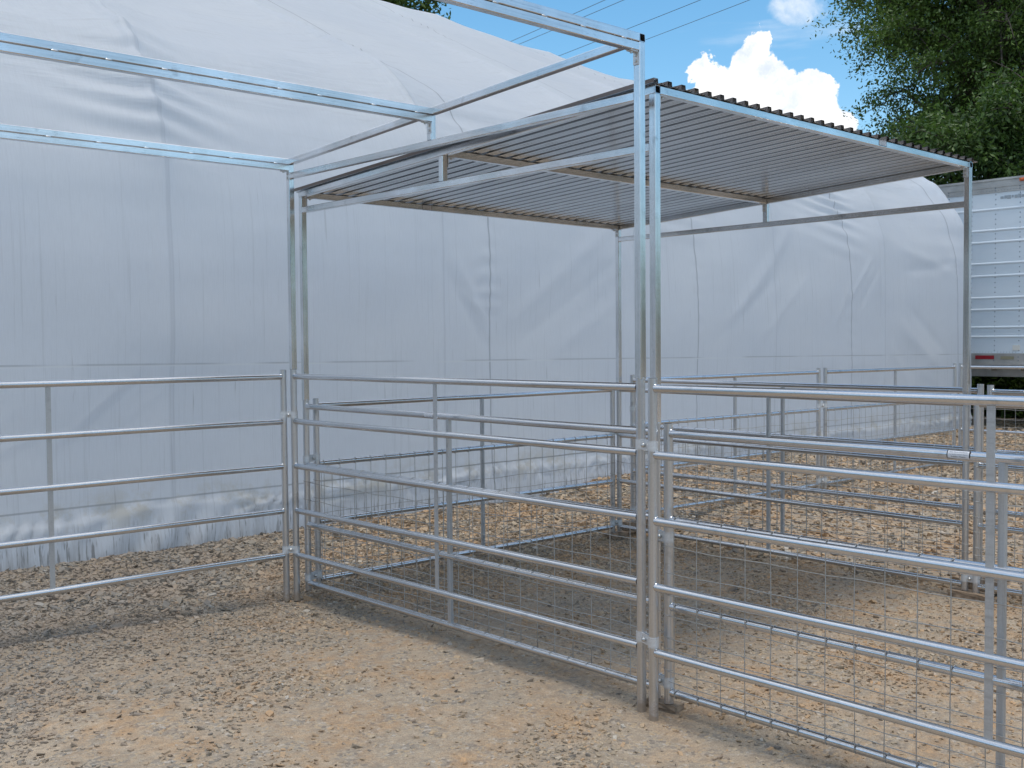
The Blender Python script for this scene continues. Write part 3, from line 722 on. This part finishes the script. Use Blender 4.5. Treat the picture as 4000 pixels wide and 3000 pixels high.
# A: roofless frame
shA = thing('shelter_frame', 'roofless square-tube shelter frame with doubled roof beams running off left', 'shelter frame', (-.1, 0, 1.5))
side_frame(shA, nA0, nAR, 3.0555, 2.8906, 2.800, (1.517, 1.520))
side_frame(shA, (-3.16, .01), (-3.16, 3.01), 3.0555, 2.8906, 2.800, (0.0, 1.520))
for y, H in ((.010, 3.0555), (1.505, 2.973), (3.009, 2.8906)):
    m = MB(); xe = nA0[0] - W / 2 - .001; xo = -3.16 + W / 2 + .001
    m.square((xe, y, H - W / 2), (xo, y, H - W / 2), W, W)
    m.square((xe, y, H - W * 1.5 - .0025), (xo, y, H - W * 1.5 - .0025), W, W)
    k = 0
    xx = xe - .10
    while xx > xo + .1:                       # stitch welds between the two tubes
        for sy_ in (-1, 1): m.blob((xx, y + sy_ * W * .47, H - W - .001), .006, 3.2, .7, .8, 8, 4)
        xx -= random.uniform(.22, .33)
    m.build('purlin', M['square'], shA)
    bracket(shA, xe, -1, H - 2 * W - .003, y)
# B: roofed shelter
shB = thing('roofed_shelter', 'square-tube shelter with corrugated metal roof over the mesh pen', 'shelter', (0, 0, 1.3))
HtB, HrB, hB = 2.8350, 2.6820, 2.5800
side_frame(shB, nB0, nBR, 2.8398, 2.6886, 2.5853, (1.309, 1.313), 1.53)
side_frame(shB, nC0, nCR, 2.8185, 2.6683, 2.5697, (1.27, 1.27), 1.54)
for y, f in ((.0, 0.), (1.53, .505), (3.017, 1.)):
    za = 2.8398 + (2.6886 - 2.8398) * f - W / 2; zc = 2.8185 + (2.6683 - 2.8185) * f - W / 2
    m = MB(); m.square((W / 2 + .001, y, za), (3.084 - W / 2 - .001, y, zc), W, W)
    m.build('purlin', M['square'], shB)
    bracket(shB, W / 2 + .001, 1, za - W / 2, y); bracket(shB, 3.084 - W / 2 - .001, -1, zc - W / 2, y)
    if f == 0: sticker(shB, (1.985, y - W / 2, (za + zc) / 2 + .0025), (1, 0, 0), (0, -1, 0), .078, .032)
    elif f == 1.: sticker(shB, (1.02, y - W / 2, (za + zc) / 2 + .003), (1, 0, 0), (0, -1, 0), .078, .032)
    else: sticker(shB, (1.66, y - W / 2, (za + zc) / 2), (1, 0, 0), (0, -1, 0), .078, .032)
# corrugated sheet: trapezoid ribs running down the slope every 97.5 mm with a small stiffener between
pit_ = .0975; prx = []; x = -.045
k = 0
while x < 3.14:
    prx += [(x, 0), (x + .0025, .0205), (x + .031, .0205), (x + .0335, 0), (x + .052, 0), (x + .054, .006), (x + .061, .006), (x + .063, 0), (x + .073, 0), (x + .075, .006), (x + .082, .006), (x + .084, 0)]; x += pit_; k += 1
ya, yb = -.032, 3.075
def zt(x_, y_): return 2.8398 + (2.8185 - 2.8398) * x_ / 3.084 + (2.6886 - 2.8398) * (y_ / 3.01) + .0015
m = MB()
NY_ = 8
for th, mi in ((0, 0), (.0012, 1)):
    base = len(m.v)
    for j in range(NY_ + 1):
        y = ya + (yb - ya) * j / NY_
        for (x_, z_) in prx: m.v.append(Vector((x_, y, zt(x_, y) + z_ + th)))
    n = len(prx)
    for j in range(NY_):
        for i in range(n - 1):
            f = (base + j * n + i, base + j * n + i + 1, base + (j + 1) * n + i + 1, base + (j + 1) * n + i)
            m.face(f if mi else f[::-1], [(0, 0)] * 4, False, mi)
n = len(prx)
for j in (0, NY_):
    for i in range(n - 1):
        a = j * n + i; b = (NY_ + 1) * n + j * n + i
        m.face((a, a + 1, b + 1, b), [(0, 0)] * 4, False, 1)
m.build('roof_sheet', [M['sheet'], M['sheettop']], shB)
m = MB()                                     # screws through the sheet ribs, seen below along the purlins
for y in (.0, 1.53, 3.017):
    for i in range(4, n, 36):
        x_ = prx[i][0]; m.tube((x_, y, zt(x_, y) + .0), (x_, y, zt(x_, y) + .007), .006, 6)
m.build('screws', M['bolt'], shB)

# ------------------------------------------------------------------ timber blocks under the legs
def block(c, size, rz, label):
    m = MB(); rot = Matrix.Rotation(rz, 3, 'Z'); m.box((0, 0, size[2] / 2), size)
    o = m.build('wood_block', M['wood']); bm = bmesh.new(); bm.from_mesh(o.data)
    bmesh.ops.subdivide_edges(bm, edges=bm.edges[:], cuts=3, use_grid_fill=True)
    for v in bm.verts: v.co += Vector((random.uniform(-.004, .004), random.uniform(-.004, .004), random.uniform(-.003, .003) if v.co.z < size[2] * .9 else 0))
    bm.to_mesh(o.data); bm.free(); o.location = c; o.rotation_euler = (0, 0, rz)
    return tag(o, label, 'wood block', 'timber blocks levelling the pen legs')
block((-.0, -.045, -.002), (.07, .17, .038), .12, 'flat weathered board under the centre mesh posts')
block((3.085, -.045, -.01), (.11, .26, .050), -.1, 'split brown timber block under the roof\'s far front post')
block((3.262, -.05, .02), (.10, .24, .078), .1, 'dark timber block beneath the raised mesh panels, beyond the split block')
block((3.07, 3.045, 0), (.22, .11, .040), .05, 'small timber block under the roof\'s far rear post')
block((3.31, 3.05, .03), (.22, .11, .08), .0, 'timber block under the rear end of the raised mesh panel')

# ------------------------------------------------------------------ trailer
XT = 14.55
trl = thing('semi_trailer', 'long pale silver box trailer parked at right behind the white building', 'trailer', (XT + 1.3, 0, 0))
t = NT('trailer_skin'); pos = t.n('ShaderNodeNewGeometry').outputs['Position']
c = t.mix(t.ramp(t.noise(t.mapv(pos, (1, .6, 1.2)), 1, 5, .6), [(.35, 0.), (.7, 1.)]), (.66, .74, .80), (.76, .81, .85))
t.l(c, t.b.inputs['Base Color']); t.b.inputs['Metallic'].default_value = .1; t.b.inputs['Roughness'].default_value = .45
t.l(t.bump(t.noise(pos, 1.7, 2), .5, .03), t.b.inputs['Normal']); M['skin'] = t.m
M['rail_al'] = simple('trailer_rail', (.42, .41, .39), .5, .5, (4, .2), (3, .3, .01))
M['rivet'] = simple('rivet', (.20, .24, .28), .5, .4)
Y0, Y1 = -7.5, 6.9; ZB, ZT, ZTR = 1.42, 4.36, 4.13
m = MB(); m.box((XT + 1.3, (Y0 + Y1) / 2, (ZB + ZTR) / 2), (2.56, Y1 - Y0, ZTR - ZB)); m.build('box_body', M['skin'], trl)
m = MB(); m.box((XT + 1.3, (Y0 + Y1) / 2, (ZT + ZTR) / 2), (2.60, Y1 - Y0 + .02, ZT - ZTR)); m.box((XT - .005, (Y0 + Y1) / 2, ZT - .015), (.03, Y1 - Y0 + .02, .035))
m.box((XT - .003, (Y0 + Y1) / 2, ZTR + .09), (.014, Y1 - Y0 + .02, .012)); m.build('top_rail', M['rail_al'], trl)
m = MB(); m.box((XT + 1.3, (Y0 + Y1) / 2, 1.32), (2.60, Y1 - Y0 + .02, .20)); m.box((XT - .02, (Y0 + Y1) / 2, 1.235), (.05, Y1 - Y0, .035)); m.build('bottom_rail', M['rail_al'], trl)
m = MB()
for z in (3.85, 3.50, 3.30, 2.94, 2.73, 2.36, 2.16, 1.86, 1.70):
    n = 8; base = len(m.v)
    for y in (Y0 + .02, Y1 - .02):
        for i in range(n):
            a = PI * (i / (n - 1)) - PI / 2; m.v.append(Vector((XT + .022 - .018 * math.cos(a), y, z + .022 * math.sin(a))))
    for i in range(n - 1): m.face((base + i, base + i + 1, base + n + i + 1, base + n + i), [(0, 0)] * 4, True)
m.build('side_ribs', M['skin'], trl)
m = MB()
ySt = 4.92 - .0
for k in range(-9, 6):
    y = 5.27 + k * .405
    for j in range(33):
        m.blob((XT + .018, y, ZB + .05 + j * .082), .010, .5, 1, 1, 6, 4)
    for zz_ in (ZTR + .03, ZTR + .07, 1.36, 1.30): m.blob((XT - .003, y, zz_), .011, .5, 1, 1, 6, 4)
    for j in range(1, 8):
        m.blob((XT - .001, y + j * .05, ZTR + .03), .007, .5, 1, 1, 5, 3); m.blob((XT + .018, y + j * .05, ZB + .02), .007, .5, 1, 1, 5, 3)
tag(m.build('rivets', M['rivet'], trl), kind='stuff')
m = MB(); m.box((XT + .4, (Y0 + Y1) / 2, 1.10), (.10, Y1 - Y0 - .5, .17))
for k in range(28): m.box((XT + 1.3, Y0 + .5 + k * .5, 1.165), (2.3, .05, .08))
m.build('cross_members', M['rail_al'], trl)
m = MB(); m.box((XT - .0075, 5.02, 1.352), (.008, .32, .062)); m.build('reflector', M['red'], trl)
m = MB(); m.box((XT - .0075, 4.64, 1.345), (.006, .22, .05)); m.build('faded_marker_tape', M['goldtape'], trl)
m = MB(); m.box((XT + .0135, 4.50, 1.515), (.010, .12, .085)); m.build('placard', M['placard'], trl)
m = MB(); m.box((XT - .012, 4.39, 4.30), (.03, .14, .05)); m.blob((XT - .03, 4.39, 4.30), .03, .8, 2.2, .8); m.build('marker_light', M['amber'], trl)
m = MB()
for k, wd in enumerate((.05, .04, .06, .03, .05, .045, .05)): m.box((XT + .0155, 4.76 - k * .058, 4.035 + .006 * (k % 2)), (.006, wd, .04 + .01 * (k % 3)))
m.build('faded_decal', M['decal'], trl)
for y in (-6.2, -4.9):
    for x_ in (XT + .25, XT + 2.35):
        m = MB(); m.tube((x_ - .14, y, .55), (x_ + .14, y, .55), .50, 28); wv = m.build('wheel', M['rubber'], trl)
        m = MB(); m.tube((x_ - .15, y, .55), (x_ + .15, y, .55), .28, 20); m.build('rim', M['rail_al'], wv)
for x_ in (XT + .35, XT + 2.2):
    m = MB(); m.square((x_, 4.0 - 1.6, .04), (x_, 2.4, 1.05), .12); m.box((x_, 2.4, .10), (.28, .28, .03)); m.build('landing_leg', M['rail_al'], trl)

# ------------------------------------------------------------------ vegetation
def leaf_mat(name, dark, mid, light):
    t = NT(name); at = t.n('ShaderNodeAttribute'); at.attribute_name = 'tone'
    c = t.ramp(at.outputs['Fac'], [(0, dark), (.5, mid), (1, light)]); t.l(c, t.b.inputs['Base Color']); t.b.inputs['Roughness'].default_value = .5
    tr = t.n('ShaderNodeBsdfTranslucent'); t.l(t.mix(.5, c, (.10, .20, .02)), tr.inputs[0]); mx_ = t.n('ShaderNodeMixShader'); mx_.inputs[0].default_value = .33
    t.l(t.b.outputs[0], mx_.inputs[1]); t.l(tr.outputs[0], mx_.inputs[2]); t.l(mx_.outputs[0], t.out.inputs[0]); return t.m
M['leafA'] = leaf_mat('leaves_bright', (.042, .078, .022), (.085, .15, .032), (.155, .24, .05))
M['leafB'] = leaf_mat('leaves_dark', (.034, .066, .022), (.068, .125, .032), (.13, .21, .05))
M['bark'] = simple('bark', (.085, .07, .058), .9, 0, (6, .4), (14, .8, .03))

def leaves(centres, per, spread, lsize, rg, droop=.5):
    """kite shaped folded leaves scattered round cluster centres; returns verts, quads, tone"""
    n = len(centres) * per; c = np.repeat(centres, per, 0) + np.clip(rg.normal(0, .85, (n, 3)), -1.3, 1.3) * spread
    a = rg.uniform(0, 2 * PI, n); pit = rg.normal(-droop, .5, n); L = lsize * rg.uniform(.6, 1.25, n)
    d = np.stack([np.cos(a) * np.cos(pit), np.sin(a) * np.cos(pit), np.sin(pit)], 1)
    s = np.stack([-np.sin(a), np.cos(a), np.zeros(n)], 1); ro = rg.normal(0, .6, n)
    u = np.cross(s, d); s2 = s * np.cos(ro)[:, None] + u * np.sin(ro)[:, None]; u2 = np.cross(s2, d)
    P = np.stack([c, c + d * (L * .45)[:, None] + s2 * (L * .24)[:, None] + u2 * (L * .06)[:, None], c + d * L[:, None], c + d * (L * .45)[:, None] - s2 * (L * .24)[:, None] + u2 * (L * .06)[:, None]], 1)
    tone = np.repeat(np.clip(np.repeat(rg.normal(.5, .2, len(centres)), per) + rg.normal(0, .16, n), 0, 1), 4)
    return P.reshape(-1, 3), np.arange(n * 4), tone

def tree(name, label, base, height, crown_c, crown_r, seed, mat, nlimb=16, twigs=700, per=26, lsize=.16, spread=.17, group=None, gap=.35, trunk_r=.25, low=-.6, cat='tree'):
    rg = np.random.default_rng(seed); root = thing(name, label, cat, base, group); base = Vector(base); cc = Vector(crown_c); cr = Vector(crown_r)
    m = MB(); top = Vector((cc.x, cc.y, cc.z + cr.z * .55)); pts = []; rs = []
    for k in range(9):
        f = k / 8; p = base.lerp(top, f) + Vector((math.sin(f * 5 + seed) * .18, math.cos(f * 4 + seed) * .18, 0)) * f * cr.x * .35; pts.append(p); rs.append(trunk_r * (1 - .85 * f) + .02)
    m.path(pts, rs, 9)
    limb_pts = []
    for i in range(nlimb):
        f = .35 + .6 * rg.uniform(); k = f * 8; i0 = int(k); p0 = pts[i0].lerp(pts[min(8, i0 + 1)], k - i0)
        th = rg.uniform(0, 2 * PI); ph = rg.uniform(low, 1.0)
        tgt = cc + Vector((cr.x * math.cos(th) * math.cos(ph), cr.y * math.sin(th) * math.cos(ph), cr.z * math.sin(ph))) * rg.uniform(.78, 1.02)
        lp = []; n = 9
        for j in range(n):
            g_ = j / (n - 1); q = p0.lerp(tgt, g_) + Vector((0, 0, math.sin(g_ * PI) * .18 * (tgt - p0).length * rg.uniform(.4, 1.2))) + Vector(rg.normal(0, .07, 3)) * cr.x * .25 * g_
            lp.append(q)
        m.path(lp, [rs[i0] * .55 * (1 - .88 * j / (n - 1)) + .008 for j in range(n)], 6); limb_pts.append(lp)
    tw = []; shade_ = []
    for i in range(twigs):
        lp = limb_pts[rg.integers(len(limb_pts))]; g_ = rg.beta(2.6, 1.1) * (len(lp) - 1); j = min(int(g_), len(lp) - 2); p = lp[j].lerp(lp[j + 1], g_ - j)
        dv = Vector(rg.normal(0, 1, 3)); dv.z *= .55; dv.normalize(); L = cr.x * rg.uniform(.08, .34); e = p + dv * L + Vector((0, 0, -.1 * L))
        if i % 3 == 0: m.path([p, p.lerp(e, .5) + Vector((0, 0, .06 * L)), e], [.014, .010, .004], 4)
        for s_ in (.5, .75, 1.0):
            tw.append(p.lerp(e, s_))
    m.build('trunk', M['bark'], root)
    c = np.array([tuple(v) for v in tw])
    V, Fq, tone = leaves(c, per // 3, spread, lsize, rg)
    np_mesh('crown', V, Fq, 4, mat, root, attr={'tone': tone}, smooth=False)
    return root
def at_az(az, dist, z=0): a = math.radians(az); return (C.x + math.sin(a) * dist, C.y + math.cos(a) * dist, z)
b = at_az(66.3, 30); c0 = at_az(66.8, 30, 10.1)
tree('broadleaf_tree', 'tall broadleaf tree with open spreading limbs rising above the trailer', b, 16, c0, (4.3, 4.3, 5.2), 21, M['leafA'], 52, 3300, 45, .11, .16, trunk_r=.30, low=-1.0)
b = at_az(71.5, 33); tree('broadleaf_tree', 'dense dark tree filling the right edge above the trailer', b, 15, at_az(71.2, 33, 8.2), (4.2, 4.2, 6.0), 22, M['leafB'], 28, 2400, 36, .17, .22, low=-1.2)
b = at_az(62.6, 27.5); tree('bushy_tree', 'low bushy tree behind the canopy\'s far corner, left of the others', b, 7, at_az(62.6, 27.5, 3.6), (2.2, 2.2, 2.9), 23, M['leafB'], 22, 1700, 39, .13, .15, low=-1.2, trunk_r=.12, cat='tree')
b = at_az(66.4, 26); tree('bushy_tree', 'leafy dark bush mass directly behind the trailer roof', b, 8, at_az(66.2, 26, 4.6), (2.9, 2.6, 3.6), 24, M['leafB'], 24, 2000, 39, .13, .16, low=-1.2, trunk_r=.12)
b = at_az(58.6, 27); tree('bushy_tree', 'shrub crown showing between the corrugated roof edge and the tall tree', b, 6, at_az(59.9, 28, 3.6), (1.9, 1.9, 2.7), 25, M['leafB'], 16, 900, 36, .13, .14, low=-1.2, trunk_r=.1)
b = at_az(34.8, 35); tree('broadleaf_tree', 'tree behind the white building, only a few leaves showing over its ridge', b, 19, at_az(35.2, 35, 15.6), (3.1, 3.1, 3.6), 26, M['leafA'], 20, 700, 33, .22, .2, low=-1.0)
# weeds under and behind the trailer
rg = np.random.default_rng(31); n = 5200
xx = rg.uniform(XT + 3.0, XT + 6.5, n); yy2 = rg.uniform(-2, 9.5, n); zz2 = rg.uniform(.05, 1.9, n) * np.clip((xx - XT - 2.2) / 1.2, .3, 1)
V, Fq, tone = leaves(np.stack([xx, yy2, zz2], 1), 12, .10, .16, rg, .1)
o = np_mesh('weeds', V, Fq, 4, M['leafA'], attr={'tone': tone}); tag(o, 'dark green weeds growing under and behind the trailer', 'weeds', kind='stuff')

# ------------------------------------------------------------------ power lines
def wire_dir(px1, py1, px2, py2, dist, label, r=.012):
    def ray(u, v): return (Fw + R2 * (u - 2000) / 4214.37 - U2 * (v - 1500) / 4214.37)
    a = C + ray(px1, py1) * dist; b = C + ray(px2, py2) * (dist * .82)
    d = (b - a); m = MB(); pts = []
    for i in range(41):
        f = -3 + 7 * i / 40; pts.append(a + d * f + Vector((0, 0, .002 * (f - .5) ** 2 * d.length)))
    m.path(pts, r, 5); o = m.build('power_line', M['cable'])
    return tag(o, label, 'power line', 'overhead power lines')
wire_dir(2035, 145, 2364, 0, 52, 'leftmost overhead wire, highest of four above the white roof')
wire_dir(2071, 155, 2437, 0, 52, 'second overhead wire from the left, close beside the first')
wire_dir(2234, 199, 2737, 0, 52, 'third overhead wire from the left, crossing above the post top')
wire_dir(2524, 155, 2929, 0, 52, 'rightmost overhead wire, meeting the top of the square post')

# ------------------------------------------------------------------ woods round the other sides of the yard (out of frame, seen in the metal)
rg = np.random.default_rng(77); na = 260; az = np.radians(np.linspace(96, 392, na)); nz_ = 14
ht = 9.5 + 2.2 * vnoise(np.linspace(0, 40, na), np.zeros(na), 41) + 1.2 * vnoise(np.linspace(0, 130, na), np.zeros(na), 42)
Vv = []
for k in range(nz_):
    f = k / (nz_ - 1); rad = 55 + 3.5 * f ** 2 + 1.8 * vnoise(np.linspace(0, 120, na), np.full(na, k * .9), 43) + 1.0 * rg.normal(0, 1, na)
    Vv.append(np.stack([C.x + np.sin(az) * rad, C.y + np.cos(az) * rad, ht * f ** .9 - .1], 1))
for f in (1.0,):
    rad = 68 + 0 * az; Vv.append(np.stack([C.x + np.sin(az) * rad, C.y + np.cos(az) * rad, ht * .8], 1)); Vv.append(np.stack([C.x + np.sin(az) * rad, C.y + np.cos(az) * rad, ht * 0], 1))
Vv = np.concatenate(Vv); kz = nz_ + 2
I = (np.arange(kz - 1)[:, None] * na + np.arange(na - 1)[None]).ravel(); Fq = np.stack([I, I + 1, I + na + 1, I + na], 1).ravel()
o = np_mesh('woods', Vv, Fq, 4, M['leafB'], attr={'tone': np.clip(rg.normal(.4, .2, len(Vv)), 0, 1)}); tag(o, 'dark line of distant woods round the far sides of the yard', 'woods', kind='stuff')
